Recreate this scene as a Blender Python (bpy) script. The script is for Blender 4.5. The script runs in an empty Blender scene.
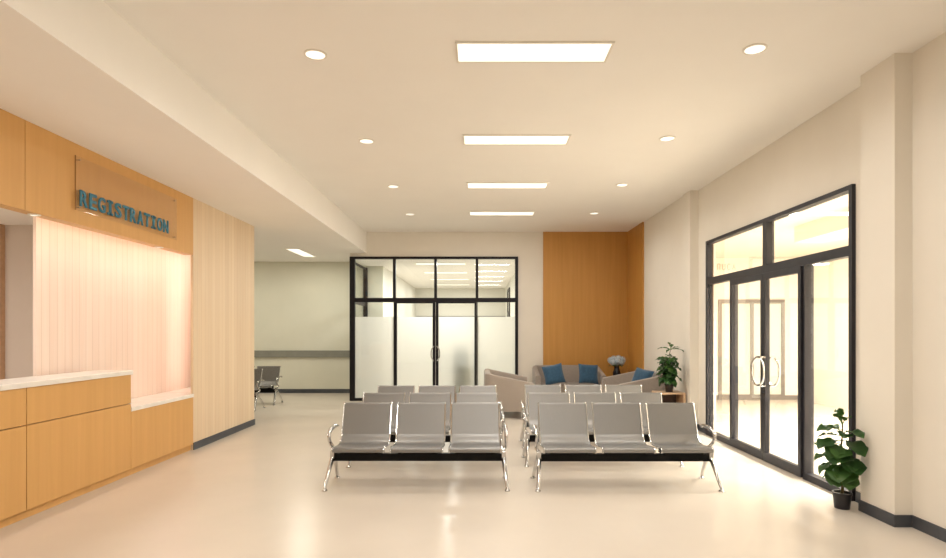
import bpy, bmesh, math, random
from mathutils import Vector, Matrix

S = bpy.context.scene
COL = S.collection
R = math.radians
random.seed(7)

# ---------------------------------------------------------------- camera
F = 580.0
cam_d = bpy.data.cameras.new('camera')
cam_d.sensor_width = 36.0
cam_d.lens = F / 946.0 * 36.0
cam_d.shift_x = -6.0 / 946.0
cam_d.shift_y = 52.0 / 946.0
cam_d.clip_start = 0.05
cam = bpy.data.objects.new('camera', cam_d)
COL.objects.link(cam)
cam.location = (0, 0, 1.55)
cam.rotation_euler = (R(90), 0, 0)
S.camera = cam

# ---------------------------------------------------------------- world, exposure, light levels
W = bpy.data.worlds.new('world')
S.world = W
W.use_nodes = True
W.node_tree.nodes['Background'].inputs[0].default_value = (1.0, 0.93, 0.82, 1)
W.node_tree.nodes['Background'].inputs[1].default_value = 0.25
S.view_settings.view_transform = 'Standard'
S.view_settings.look = 'None'
S.view_settings.gamma = 1.0
S.view_settings.use_curve_mapping = False
S.view_settings.exposure = 0.06
S.cycles.max_bounces = 10
S.cycles.diffuse_bounces = 6
S.cycles.glossy_bounces = 5
S.cycles.transmission_bounces = 8
S.cycles.transparent_max_bounces = 16
S.cycles.sample_clamp_indirect = 6.0
S.cycles.caustics_reflective = True
S.cycles.blur_glossy = 1.0
S.cycles.caustics_refractive = False

WARM = (1.0, 0.96, 0.905)
PEACH = (1.0, 0.87, 0.82)
PALE = (1.0, 0.95, 0.81)
CLEAR = (1.0, 0.965, 0.92)
P_PANEL = 24.5      # watts of one ceiling panel of the waiting hall
P_DOWN = 7.3        # watts of one downlight
P_CORR = 28.0       # corridor panels
P_ROOM = 60.0       # panels of the room behind the glass partition
P_HALL = 215.0      # added unseen panels that brighten the hall behind the entrance doors
P_STRIP = 16.0    # strip behind the fascia
P_SIDE = 3.6  # added upright strip behind the board wall
P_DESK = 0.8       # downlights over the registration desk

# ---------------------------------------------------------------- materials
def new_mat(name):
    m = bpy.data.materials.new(name)
    m.use_nodes = True
    nt = m.node_tree
    b = nt.nodes['Principled BSDF']
    return m, nt, b

def nd(nt, kind, **kw):
    n = nt.nodes.new(kind)
    for k, v in kw.items():
        if k in n.inputs:
            n.inputs[k].default_value = v
        else:
            setattr(n, k, v)
    return n

def coords(nt, scale=(1, 1, 1)):
    tc = nd(nt, 'ShaderNodeTexCoord')
    mp = nd(nt, 'ShaderNodeMapping')
    mp.inputs['Scale'].default_value = scale
    nt.links.new(tc.outputs['Object'], mp.inputs['Vector'])
    return mp.outputs['Vector']

def noisy(name, c1, c2, rough=0.6, scale=(3, 3, 3), metal=0.0, bump=0.0, detail=4.0, coat=0.0, spec=0.5, sheen=0.0):
    m, nt, b = new_mat(name)
    v = coords(nt, scale)
    n = nd(nt, 'ShaderNodeTexNoise', Scale=1.0, Detail=detail, Roughness=0.55)
    nt.links.new(v, n.inputs['Vector'])
    r = nd(nt, 'ShaderNodeValToRGB')
    r.color_ramp.elements[0].position = 0.3
    r.color_ramp.elements[1].position = 0.7
    r.color_ramp.elements[0].color = (*c1, 1)
    r.color_ramp.elements[1].color = (*c2, 1)
    nt.links.new(n.outputs['Fac'], r.inputs['Fac'])
    nt.links.new(r.outputs['Color'], b.inputs['Base Color'])
    b.inputs['Roughness'].default_value = rough
    b.inputs['Metallic'].default_value = metal
    b.inputs['Coat Weight'].default_value = coat
    b.inputs['Specular IOR Level'].default_value = spec
    if sheen:
        b.inputs['Sheen Weight'].default_value = sheen
    if bump:
        bp = nd(nt, 'ShaderNodeBump', Strength=bump, Distance=0.01)
        nt.links.new(n.outputs['Fac'], bp.inputs['Height'])
        nt.links.new(bp.outputs['Normal'], b.inputs['Normal'])
    return m

def emit(name, col, strength):
    m, nt, b = new_mat(name)
    b.inputs['Base Color'].default_value = (0.8, 0.8, 0.8, 1)
    b.inputs['Emission Color'].default_value = (*col, 1)
    b.inputs['Emission Strength'].default_value = strength
    return m

def banded(name, cols, pitch, rough=0.45, groove=0.02):
    """upright boards along the local Y axis, each board its own tone"""
    m, nt, b = new_mat(name)
    tc = nd(nt, 'ShaderNodeTexCoord')
    sp = nd(nt, 'ShaderNodeSeparateXYZ')
    nt.links.new(tc.outputs['Object'], sp.inputs[0])
    dv = nd(nt, 'ShaderNodeMath', operation='DIVIDE'); dv.inputs[1].default_value = pitch
    nt.links.new(sp.outputs['Y'], dv.inputs[0])
    fl = nd(nt, 'ShaderNodeMath', operation='FLOOR')
    nt.links.new(dv.outputs[0], fl.inputs[0])
    wn = nd(nt, 'ShaderNodeTexWhiteNoise', noise_dimensions='1D')
    nt.links.new(fl.outputs[0], wn.inputs['W'])
    rp = nd(nt, 'ShaderNodeValToRGB')
    e = rp.color_ramp.elements
    e[0].color = (*cols[0], 1); e[1].color = (*cols[-1], 1)
    for i, c in enumerate(cols[1:-1]):
        x = e.new((i + 1) / (len(cols) - 1)); x.color = (*c, 1)
    nt.links.new(wn.outputs['Value'], rp.inputs['Fac'])
    mp = nd(nt, 'ShaderNodeMapping'); mp.inputs['Scale'].default_value = (30, 30, 1.2)
    nt.links.new(tc.outputs['Object'], mp.inputs['Vector'])
    n = nd(nt, 'ShaderNodeTexNoise', Scale=1.0, Detail=5.0)
    nt.links.new(mp.outputs['Vector'], n.inputs['Vector'])
    mx = nd(nt, 'ShaderNodeMix', data_type='RGBA', blend_type='OVERLAY')
    mx.inputs[0].default_value = 0.18
    nt.links.new(rp.outputs['Color'], mx.inputs[6])
    nt.links.new(n.outputs['Fac'], mx.inputs[7])
    fr = nd(nt, 'ShaderNodeMath', operation='FRACT')
    nt.links.new(dv.outputs[0], fr.inputs[0])
    lt = nd(nt, 'ShaderNodeMath', operation='LESS_THAN'); lt.inputs[1].default_value = groove / pitch
    nt.links.new(fr.outputs[0], lt.inputs[0])
    mg = nd(nt, 'ShaderNodeMix', data_type='RGBA', blend_type='MULTIPLY')
    nt.links.new(lt.outputs[0], mg.inputs[0])
    nt.links.new(mx.outputs[2], mg.inputs[6])
    mg.inputs[7].default_value = (0.86, 0.83, 0.8, 1)
    nt.links.new(mg.outputs[2], b.inputs['Base Color'])
    b.inputs['Roughness'].default_value = rough
    return m

def glass(name, tint=(0.96, 0.98, 0.97), refl=0.9, ior=1.5):
    m, nt, b = new_mat(name)
    nt.nodes.remove(b)
    out = nt.nodes['Material Output']
    tr = nd(nt, 'ShaderNodeBsdfTransparent'); tr.inputs[0].default_value = (*tint, 1)
    gl = nd(nt, 'ShaderNodeBsdfGlossy'); gl.inputs['Roughness'].default_value = 0.0
    gl.inputs[0].default_value = (refl, refl, refl, 1)
    lw = nd(nt, 'ShaderNodeLayerWeight')
    pw = nd(nt, 'ShaderNodeMath', operation='POWER'); pw.inputs[1].default_value = 4.0
    nt.links.new(lw.outputs['Facing'], pw.inputs[0])
    fr = nd(nt, 'ShaderNodeMath', operation='MULTIPLY_ADD'); fr.inputs[1].default_value = 0.75; fr.inputs[2].default_value = ((ior - 1) / (ior + 1)) ** 2
    nt.links.new(pw.outputs[0], fr.inputs[0])
    mx = nd(nt, 'ShaderNodeMixShader')
    nt.links.new(fr.outputs[0], mx.inputs[0])
    nt.links.new(tr.outputs[0], mx.inputs[1]); nt.links.new(gl.outputs[0], mx.inputs[2])
    nt.links.new(mx.outputs[0], out.inputs[0])
    return m

def frosted(name):
    m, nt, b = new_mat(name)
    nt.nodes.remove(b)
    out = nt.nodes['Material Output']
    tl = nd(nt, 'ShaderNodeBsdfTranslucent'); tl.inputs[0].default_value = (0.97, 0.96, 0.93, 1)
    df = nd(nt, 'ShaderNodeBsdfDiffuse'); df.inputs[0].default_value = (0.85, 0.83, 0.78, 1)
    rf = nd(nt, 'ShaderNodeBsdfRefraction'); rf.inputs['IOR'].default_value = 1.04
    rf.inputs['Roughness'].default_value = 0.55
    rf.inputs[0].default_value = (0.95, 0.94, 0.91, 1)
    m1 = nd(nt, 'ShaderNodeMixShader'); m1.inputs[0].default_value = 0.15
    nt.links.new(tl.outputs[0], m1.inputs[1]); nt.links.new(df.outputs[0], m1.inputs[2])
    m2 = nd(nt, 'ShaderNodeMixShader'); m2.inputs[0].default_value = 0.34
    nt.links.new(m1.outputs[0], m2.inputs[1]); nt.links.new(rf.outputs[0], m2.inputs[2])
    nt.links.new(m2.outputs[0], out.inputs[0])
    return m

def perforated(name):
    """brushed silver sheet with rows of small round holes"""
    m, nt, b = new_mat(name)
    v = coords(nt, (115, 115, 115))
    sx = nd(nt, 'ShaderNodeSeparateXYZ'); nt.links.new(v, sx.inputs[0])
    ad = nd(nt, 'ShaderNodeMath', operation='ADD')
    nt.links.new(sx.outputs['Y'], ad.inputs[0]); nt.links.new(sx.outputs['Z'], ad.inputs[1])
    cx = nd(nt, 'ShaderNodeCombineXYZ')
    nt.links.new(sx.outputs['X'], cx.inputs['X']); nt.links.new(ad.outputs[0], cx.inputs['Y'])
    vo = nd(nt, 'ShaderNodeTexVoronoi', Scale=1.0, Randomness=0.0, voronoi_dimensions='2D')
    nt.links.new(cx.outputs[0], vo.inputs['Vector'])
    rp = nd(nt, 'ShaderNodeValToRGB')
    rp.color_ramp.elements[0].position = 0.26; rp.color_ramp.elements[0].color = (0.11, 0.105, 0.10, 1)
    rp.color_ramp.elements[1].position = 0.34; rp.color_ramp.elements[1].color = (0.315, 0.31, 0.30, 1)
    nt.links.new(vo.outputs['Distance'], rp.inputs['Fac'])
    nt.links.new(rp.outputs['Color'], b.inputs['Base Color'])
    b.inputs['Metallic'].default_value = 0.62
    b.inputs['Roughness'].default_value = 0.36
    return m

M = {}
M['wall'] = noisy('wall_paint', (0.78, 0.735, 0.655), (0.805, 0.76, 0.68), 0.75, (2, 2, 2), bump=0.03)
M['wall_far'] = noisy('corridor_paint', (0.70, 0.69, 0.58), (0.73, 0.715, 0.605), 0.75, (2, 2, 2))
M['wall_room'] = noisy('room_paint', (0.70, 0.685, 0.62), (0.72, 0.705, 0.64), 0.75, (2, 2, 2))
M['ceil'] = noisy('ceiling_paint', (0.89, 0.865, 0.82), (0.91, 0.885, 0.84), 0.85, (1.5, 1.5, 1.5))
M['ceil_low'] = M['ceil']
M['hall_paint'] = noisy('hall_paint', (0.84, 0.77, 0.68), (0.86, 0.79, 0.70), 0.8, (2, 2, 2))
M['floor'] = noisy('vinyl_floor', (0.63, 0.565, 0.485), (0.68, 0.61, 0.525), 0.25, (0.9, 0.9, 0.9), detail=6, spec=0.5)
M['wood'] = noisy('light_oak_laminate', (0.63, 0.352, 0.116), (0.685, 0.392, 0.136), 0.42, (14, 14, 0.6), detail=6)
M['wood_seam'] = noisy('laminate_edge', (0.36, 0.19, 0.07), (0.42, 0.22, 0.08), 0.6)
M['amber'] = noisy('amber_wood_panel', (0.50, 0.245, 0.052), (0.56, 0.28, 0.065), 0.4, (16, 16, 0.7), detail=6)
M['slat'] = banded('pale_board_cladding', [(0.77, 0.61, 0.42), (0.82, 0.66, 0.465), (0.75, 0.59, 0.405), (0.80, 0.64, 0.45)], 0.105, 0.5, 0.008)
M['slat_lit'] = banded('lit_board_cladding', [(0.86, 0.70, 0.60), (0.89, 0.735, 0.635), (0.85, 0.69, 0.585), (0.88, 0.72, 0.62)], 0.105, 0.6, 0.008)  # lit copy of the pale boards: pink recess light put into the colour
M['beige'] = noisy('beige_paint', (0.62, 0.54, 0.47), (0.65, 0.57, 0.50), 0.8, (2, 2, 2))
M['counter'] = noisy('white_stone_top', (0.80, 0.77, 0.71), (0.88, 0.85, 0.80), 0.25, (6, 6, 6), detail=8)
M['skirt'] = noisy('charcoal_skirting', (0.055, 0.06, 0.07), (0.075, 0.08, 0.09), 0.5, (5, 5, 5))
M['rail'] = noisy('grey_wall_guard', (0.22, 0.22, 0.19), (0.26, 0.26, 0.22), 0.5, (5, 5, 5))
M['frame'] = noisy('black_aluminium', (0.010, 0.009, 0.012), (0.014, 0.012, 0.016), 0.45, (8, 8, 8), spec=0.25)
M['frame_b'] = noisy('charcoal_aluminium', (0.018, 0.017, 0.021), (0.025, 0.023, 0.028), 0.42, (8, 8, 8), spec=0.3)
M['grey_frame'] = noisy('grey_aluminium', (0.22, 0.19, 0.17), (0.26, 0.23, 0.20), 0.4, (8, 8, 8), metal=0.2)
M['glass'] = glass('clear_glass')
M['frost'] = frosted('frosted_film')
M['acrylic'] = glass('acrylic_sheet', (0.97, 0.96, 0.95), 0.8, 1.25)
M['chrome'] = noisy('polished_chrome', (0.52, 0.52, 0.52), (0.60, 0.60, 0.60), 0.14, (10, 10, 10), metal=1.0)
M['seat'] = perforated('perforated_steel')
M['beam'] = noisy('black_steel', (0.006, 0.006, 0.006), (0.010, 0.009, 0.009), 0.6, (10, 10, 10), spec=0.15)
M['fabric'] = noisy('taupe_upholstery', (0.285, 0.242, 0.205), (0.335, 0.288, 0.25), 0.9, (60, 60, 60), bump=0.15, sheen=0.2)
M['sofa_leg'] = noisy('dark_wood_leg', (0.05, 0.032, 0.02), (0.08, 0.05, 0.03), 0.5, (10, 10, 2))
M['blue'] = noisy('blue_velvet', (0.012, 0.055, 0.11), (0.022, 0.085, 0.16), 0.8, (25, 25, 25), bump=0.1, sheen=0.35)
M['letter'] = noisy('blue_lettering', (0.045, 0.21, 0.32), (0.055, 0.24, 0.36), 0.5, (10, 10, 10))
M['leaf'] = noisy('glossy_leaf', (0.022, 0.085, 0.018), (0.065, 0.17, 0.036), 0.38, (9, 9, 9))
M['leaf_l'] = noisy('pale_highlight_leaf', (0.06, 0.16, 0.03), (0.10, 0.22, 0.05), 0.4, (9, 9, 9))  # lighter green, also carries the highlights of the upper leaves
M['stem'] = noisy('woody_stem', (0.10, 0.075, 0.03), (0.16, 0.13, 0.05), 0.7, (20, 20, 6))
M['pot'] = noisy('black_plastic_pot', (0.012, 0.010, 0.012), (0.02, 0.017, 0.02), 0.4, (10, 10, 10))
M['brown_pot'] = noisy('dark_brown_pot', (0.022, 0.013, 0.008), (0.035, 0.02, 0.012), 0.45, (10, 10, 10))
M['soil'] = noisy('potting_soil', (0.018, 0.012, 0.008), (0.05, 0.033, 0.02), 0.95, (70, 70, 70), bump=0.5)
M['table'] = noisy('pale_oak_table', (0.50, 0.33, 0.20), (0.58, 0.40, 0.25), 0.45, (3, 20, 20), detail=6)
M['inside'] = noisy('dark_wood_lining', (0.045, 0.026, 0.016), (0.07, 0.04, 0.025), 0.6, (3, 20, 20))
M['petal'] = noisy('pale_blue_petal', (0.26, 0.40, 0.52), (0.88, 0.90, 0.90), 0.7, (40, 40, 40))
M['vase'] = noisy('black_glazed_vase', (0.008, 0.008, 0.012), (0.015, 0.015, 0.02), 0.15, (10, 10, 10))
M['cab'] = noisy('grey_green_steel', (0.24, 0.31, 0.29), (0.28, 0.35, 0.33), 0.5, (5, 5, 5))
M['white'] = noisy('white_trim', (0.80, 0.76, 0.68), (0.84, 0.80, 0.72), 0.5, (5, 5, 5))
M['panel_glow'] = emit('panel_diffuser', (1.0, 0.955, 0.79), 1.02)
M['down_glow'] = emit('downlight_lens', (1.0, 0.97, 0.85), 1.05)
M['sign_mark'] = noisy('faint_grey_marks', (0.42, 0.39, 0.33), (0.48, 0.45, 0.38), 0.6)

# ---------------------------------------------------------------- mesh helpers
class MB:
    def __init__(self):
        self.bm = bmesh.new()
    def box(self, x0, x1, y0, y1, z0, z1, bev=0.0):
        b = self.bm
        vs = [b.verts.new(p) for p in ((x0, y0, z0), (x1, y0, z0), (x1, y1, z0), (x0, y1, z0),
                                       (x0, y0, z1), (x1, y0, z1), (x1, y1, z1), (x0, y1, z1))]
        fs = [b.faces.new([vs[i] for i in q]) for q in ((0, 3, 2, 1), (4, 5, 6, 7), (0, 1, 5, 4), (1, 2, 6, 5), (2, 3, 7, 6), (3, 0, 4, 7))]
        if bev:
            es = set(e for f in fs for e in f.edges)
            bmesh.ops.bevel(b, geom=list(es), offset=bev, segments=2, affect='EDGES', profile=0.5)
        return self
    def prism(self, poly, axis, a, c):
        """extrude a 2-D polygon from a to c along axis ('x','y','z')"""
        def P(u, v, w):
            return {'x': (w, u, v), 'y': (u, w, v), 'z': (u, v, w)}[axis]
        b = self.bm
        A = [b.verts.new(P(u, v, a)) for u, v in poly]
        B = [b.verts.new(P(u, v, c)) for u, v in poly]
        n = len(poly)
        b.faces.new(A); b.faces.new(B[::-1])
        for i in range(n):
            b.faces.new((A[i], A[(i + 1) % n], B[(i + 1) % n], B[i]))
        return self
    def tube(self, pts, r, seg=10, flat=1.0):
        pts = [Vector(p) for p in pts]
        rs = r if isinstance(r, (list, tuple)) else [r] * len(pts)
        b = self.bm
        t0 = (pts[1] - pts[0]).normalized()
        up = Vector((0, 0, 1)) if abs(t0.z) < 0.9 else Vector((1, 0, 0))
        n = t0.cross(up).normalized()
        rings = []
        for i, p in enumerate(pts):
            t = (pts[min(i + 1, len(pts) - 1)] - pts[max(i - 1, 0)]).normalized()
            n = (n - t * n.dot(t)).normalized()
            bn = t.cross(n)
            rings.append([b.verts.new(p + (n * math.cos(2 * math.pi * k / seg) * flat + bn * math.sin(2 * math.pi * k / seg)) * rs[i]) for k in range(seg)])
        for A, B in zip(rings, rings[1:]):
            for k in range(seg):
                b.faces.new((A[k], A[(k + 1) % seg], B[(k + 1) % seg], B[k]))
        b.faces.new(rings[0][::-1]); b.faces.new(rings[-1])
        return self
    def lathe(self, prof, c=(0, 0, 0), seg=24, axis='z'):
        b = self.bm
        rings = []
        for r, h in prof:
            ring = []
            for k in range(seg):
                a = 2 * math.pi * k / seg
                u, v = math.cos(a) * r, math.sin(a) * r
                p = (u, v, h) if axis == 'z' else (h, u, v)
                ring.append(b.verts.new((c[0] + p[0], c[1] + p[1], c[2] + p[2])))
            rings.append(ring)
        for A, B in zip(rings, rings[1:]):
            for k in range(seg):
                b.faces.new((A[k], A[(k + 1) % seg], B[(k + 1) % seg], B[k]))
        b.faces.new(rings[0][::-1]); b.faces.new(rings[-1])
        return self
    def sheet(self, prof, x0, x1, th, nx=1):
        """sheet metal: profile in (y,z) with thickness th, from x0 to x1"""
        n = len(prof)
        off = []
        for i in range(n):
            a = Vector(prof[max(i - 1, 0)]); c = Vector(prof[min(i + 1, n - 1)])
            t = (c - a).normalized(); nn = Vector((-t.y, t.x))
            off.append(Vector(prof[i]) - nn * th)
        poly = [tuple(p) for p in prof] + [tuple(p) for p in off[::-1]]
        b = self.bm
        A = [b.verts.new((x0, u, v)) for u, v in poly]
        B = [b.verts.new((x1, u, v)) for u, v in poly]
        k = len(poly)
        for i in range(k):
            b.faces.new((A[i], A[(i + 1) % k], B[(i + 1) % k], B[i]))
        for i in range(n - 1):
            b.faces.new((A[i], A[k - 1 - i], A[k - 2 - i], A[i + 1]))
            b.faces.new((B[i], B[i + 1], B[k - 2 - i], B[k - 1 - i]))
        return self
    def build(self, name, mat, parent=None, smooth=False, loc=None):
        me = bpy.data.meshes.new(name)
        bmesh.ops.recalc_face_normals(self.bm, faces=self.bm.faces[:])
        self.bm.to_mesh(me); self.bm.free()
        if smooth:
            for p in me.polygons: p.use_smooth = True
            try:
                me.set_sharp_from_angle(angle=R(40))
            except Exception:
                pass
        me.materials.append(M[mat] if isinstance(mat, str) else mat)
        o = bpy.data.objects.new(name, me)
        COL.objects.link(o)
        if parent is not None: o.parent = parent
        if loc is not None: o.location = loc
        return o

def spline(pts, n=6):
    P = [Vector(p) for p in pts]
    out = []
    for i in range(len(P) - 1):
        p0 = P[max(i - 1, 0)]; p1 = P[i]; p2 = P[i + 1]; p3 = P[min(i + 2, len(P) - 1)]
        for k in range(n):
            t = k / n
            out.append(0.5 * ((2 * p1) + (p2 - p0) * t + (2 * p0 - 5 * p1 + 4 * p2 - p3) * t * t + (3 * p1 - p0 - 3 * p2 + p3) * t ** 3))
    out.append(P[-1])
    return out

def empty(name, loc, rz=0.0):
    o = bpy.data.objects.new(name, None)
    COL.objects.link(o)
    o.empty_display_size = 0.1
    o.location = loc; o.rotation_euler = (0, 0, rz)
    return o

def tag(o, label, cat, group=None, kind=None):
    o['label'] = label; o['category'] = cat
    if group: o['group'] = group
    if kind: o['kind'] = kind
    return o

def struct(name, mb, mat, label, cat):
    o = mb.build(name, mat)
    tag(o, label, cat, kind='structure')
    return o

def copy_tree(o, parent=None):
    c = o.copy(); COL.objects.link(c)
    if parent is not None: c.parent = parent
    for ch in o.children: copy_tree(ch, c)
    return c

# ---------------------------------------------------------------- dimensions
H = 3.75; HL = 3.28; YB = 12.9; XR = 3.43; XS = -2.5; YN = -3.0; XD = -3.72
YF = 14.5      # far wall of the corridor
HR = 3.17      # ceiling of the room behind the partition
T = 0.12
# ---------------------------------------------------------------- structure: shell
struct('floor', MB().box(-9.0, 7.4, YN - 0.1, 22.2, -0.1, 0.0), 'floor', 'glossy cream vinyl floor running through hall, corridor and side rooms', 'floor')
struct('ceiling', MB().box(XS, XR + 0.14, YN - 0.1, YB + 0.1, H, H + 0.12), 'ceil', 'high beige ceiling above the rows of benches', 'ceiling')
struct('ceiling_low', MB().box(-9.0, XS - 0.06, YN - 0.1, YF + 0.1, HL, HL + 0.12), 'ceil_low', 'lowered beige ceiling over desk and corridor', 'ceiling')
struct('wall_soffit', MB().box(XS - 0.06, XS, YN - 0.1, YB + 0.1, HL, H + 0.12), 'ceil', 'upright face where the high ceiling drops to the low one', 'ceiling edge')
# right wall with the entrance opening (y 5.32 .. 8.69, z 0 .. 2.89)
DY0, DY1, DZ = 5.28, 8.69, 2.89
w = MB()
w.box(XR, XR + T, YN, DY0, 0, H).box(XR, XR + T, DY1, 9.3, 0, H).box(XR, XR + T, DY0, DY1, DZ, H)
struct('wall_right', w, 'wall', 'cream wall around the glazed entrance doors', 'wall')
struct('wall_right_far', MB().box(3.33, XR + T, 9.3, YB + 0.1, 0, H), 'wall', 'cream wall behind the seating corner', 'wall')
struct('wall_near', MB().box(-6.6, XR + T, YN - 0.1, YN, 0, H), 'wall', 'cream wall closing the hall opposite the glass partition', 'wall')
struct('column_right', MB().box(3.29, XR, 4.59, 5.0, 0, H), 'wall', 'cream square pilaster right of the entrance doors', 'pilaster')
struct('column_right_far', MB().box(3.30, XR, 9.07, 9.39, 0, H), 'wall', 'cream pilaster left of the entrance doors', 'pilaster')
# back wall around the partition
PX0, PX1, PZ = -2.87, 0.867, 3.2
w = MB()
w.box(PX1, 3.33, YB, YB + T, 0, H).box(XS - 0.06, PX1, YB, YB + T, PZ, H).box(PX0, XS - 0.06, YB, YB + T, PZ, HL)
struct('wall_back', w, 'wall', 'cream end wall around the glass partition', 'wall')
# corridor far wall, room behind
struct('wall_far', MB().box(-9.0, -2.4, YF, YF + T, 0, HL), 'wall_far', 'pale green cream wall at the end of the corridor', 'wall')
struct('wall_corridor_left', MB().box(-9.1, -9.0, 5.0, YF + T, 0, HL), 'wall_far', 'wall closing the corridor', 'wall')
struct('wall_room_left', MB().box(-2.52, -2.4, YF + T, 22.0, 0, HR), 'wall_room', 'side wall of the room behind the glass partition', 'wall')
struct('wall_room_right', MB().box(1.0, 1.12, YB + T, 22.0, 0, HR), 'wall_room', 'other side wall of the room behind the glass partition', 'wall')
struct('wall_room_back', MB().box(-2.52, 1.12, 22.0, 22.1, 0, HR), 'wall_room', 'end wall of the room behind the glass partition', 'wall')
struct('ceiling_room', MB().box(-2.83, 1.12, YB + T, 22.1, HR, HR + 0.1), 'ceil', 'ceiling of the room behind the glass partition', 'ceiling')
struct('trim_3', MB().box(-2.4, 1.0, 21.97, 22.0, 1.95, 2.12), 'rail', 'grey rail on end wall behind glass partition', 'trim')

# entrance hall behind the right-hand doors
HX, HY, HH = 7.25, 13.1, 3.2
struct('wall_hall_far', MB().box(XR + T, HX + 0.1, HY, HY + 0.1, 0, HH), 'hall_paint', 'bright far wall of the hall beyond the entrance doors', 'wall')
struct('wall_hall_side', MB().box(HX, HX + 0.1, 2.4, HY, 0, HH), 'hall_paint', 'bright side wall of the hall beyond the entrance doors', 'wall')
struct('wall_hall_near', MB().box(XR + T, HX + 0.1, 2.3, 2.4, 0, HH), 'hall_paint', 'near wall of the hall beyond the entrance doors', 'wall')
struct('ceiling_hall', MB().box(XR + T, HX + 0.1, 2.3, HY + 0.1, HH, HH + 0.1), 'hall_paint', 'bright ceiling of the hall beyond the entrance doors', 'ceiling')
struct('beam', MB().box(5.0, 5.5, 2.4, 9.2, 2.95, HH), 'hall_paint', 'pale boxed beam under the hall ceiling seen through the transom pane', 'beam')
struct('baseboard_hall', MB().box(5.28, HX, HY - 0.015, HY, 0, 0.10), 'grey_frame', 'grey skirting on far wall beyond the entrance doors', 'skirting')

# registration side
struct('wall_core', MB().box(-9.0, -4.235, 6.29, 9.6, 0, HL), 'beige', 'plastered block between staff room and corridor', 'wall')
struct('wall_cladding', MB().box(-4.23, -4.20, 5.50, 9.5, 0, 2.70), 'slat_lit', 'brightly lit pale board wall behind the registration counter', 'wall')
struct('wall_left', MB().box(-3.755, XD, 7.55, 9.6, 0, HL), 'slat', 'pale upright board wall between registration and corridor', 'wall')
struct('wall_left_end', MB().box(-4.23, -3.755, 9.5, 9.6, 0, HL), 'wall', 'end of the board clad wall towards the corridor', 'wall')
struct('wall_staff', MB().box(-6.6, -6.5, YN, 6.29, 0, HL), 'wall', 'wall of the staff area behind the counter', 'wall')
struct('ceiling_desk', MB().box(-6.5, -3.84, YN, 9.5, 2.70, 2.78), 'ceil', 'low ceiling over the staff side of the counter', 'ceiling')
struct('door_3', MB().box(-6.3, -5.14, 6.25, 6.29, 0, 2.70).box(-5.20, -5.14, 6.23, 6.25, 0, 2.70), 'table', 'brown door frame in the staff area at the frame edge', 'door')
hd = MB()
for a, b_ in ((YN, 2.74), (2.746, 4.75), (4.756, 7.55)):
    hd.box(-3.84, XD, a, b_, 2.54, HL)
struct('trim_1', hd, 'wood', 'oak fascia above the registration counter', 'fascia')
# skirtings
bb = MB().box(XD, XD + 0.012, 7.55, 9.6, 0, 0.095).box(-4.2, XD + 0.012, 9.6, 9.612, 0, 0.095)
struct('baseboard_left', bb, 'skirt', 'charcoal skirting under the pale board wall', 'skirting')
bb = MB()
bb.box(XR - 0.012, XR, YN, 4.59, 0, 0.095).box(3.278, XR - 0.012, 4.578, 4.59, 0, 0.095).box(3.278, 3.29, 4.59, 5.012, 0, 0.095)
bb.box(3.29, XR - 0.012, 5.0, 5.012, 0, 0.095).box(XR - 0.012, XR, 5.0, 5.27, 0, 0.095)
bb.box(XR - 0.012, XR, 8.71, 9.07, 0, 0.095).box(3.288, XR - 0.012, 9.058, 9.07, 0, 0.095).box(3.288, 3.30, 9.07, 9.39, 0, 0.095)
bb.box(3.318, 3.33, 9.39, 11.69, 0, 0.095)
struct('baseboard_right', bb, 'skirt', 'charcoal skirting along the entrance wall and pilasters', 'skirting')
struct('baseboard_back', MB().box(PX1 + 0.02, 1.42, YB - 0.012, YB, 0, 0.095), 'skirt', 'charcoal skirting on the end wall', 'skirting')
struct('baseboard_far', MB().box(-9.0, -2.4, YF - 0.012, YF, 0, 0.10), 'skirt', 'dark skirting along the corridor wall', 'skirting')
# amber wood corner panelling
struct('trim_2', MB().box(1.424, 3.33, YB - 0.035, YB, 0, H).box(3.295, 3.33, 11.70, YB - 0.035, 0, H), 'amber', 'amber wood panelling wrapping the seating corner', 'panelling')
# corridor wall guard
gr = empty('wall_guard_rail', (-5.7, YF, 0.98))
tag(gr, 'grey protective rail along the corridor wall', 'rail')
MB().box(-3.3, 3.28, -0.05, -0.012, -0.085, 0.085, 0.008).build('cover_strip', 'rail', gr)
for xx in (-2.6, -1.3, 0, 1.3, 2.6):
    MB().box(xx - 0.04, xx + 0.04, -0.012, 0.0, -0.06, 0.06).build('bracket', 'rail', gr)

# ---------------------------------------------------------------- glass partition (door_1)
def handle_c(mb, x, y0, zc, hl, out, bow, r=0.011, axis='y'):
    pts = [(x, y0, zc - hl), (x, y0 + out, zc - hl), (x + bow, y0 + out * 1.15, zc - hl * 0.55), (x + bow * 1.2, y0 + out * 1.15, zc),
           (x + bow, y0 + out * 1.15, zc + hl * 0.55), (x, y0 + out, zc + hl), (x, y0, zc + hl)]
    if axis == 'x':
        pts = [(p[1], p[0], p[2]) for p in pts]
    mb.tube(spline(pts, 5), r, 8)
    return mb

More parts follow.
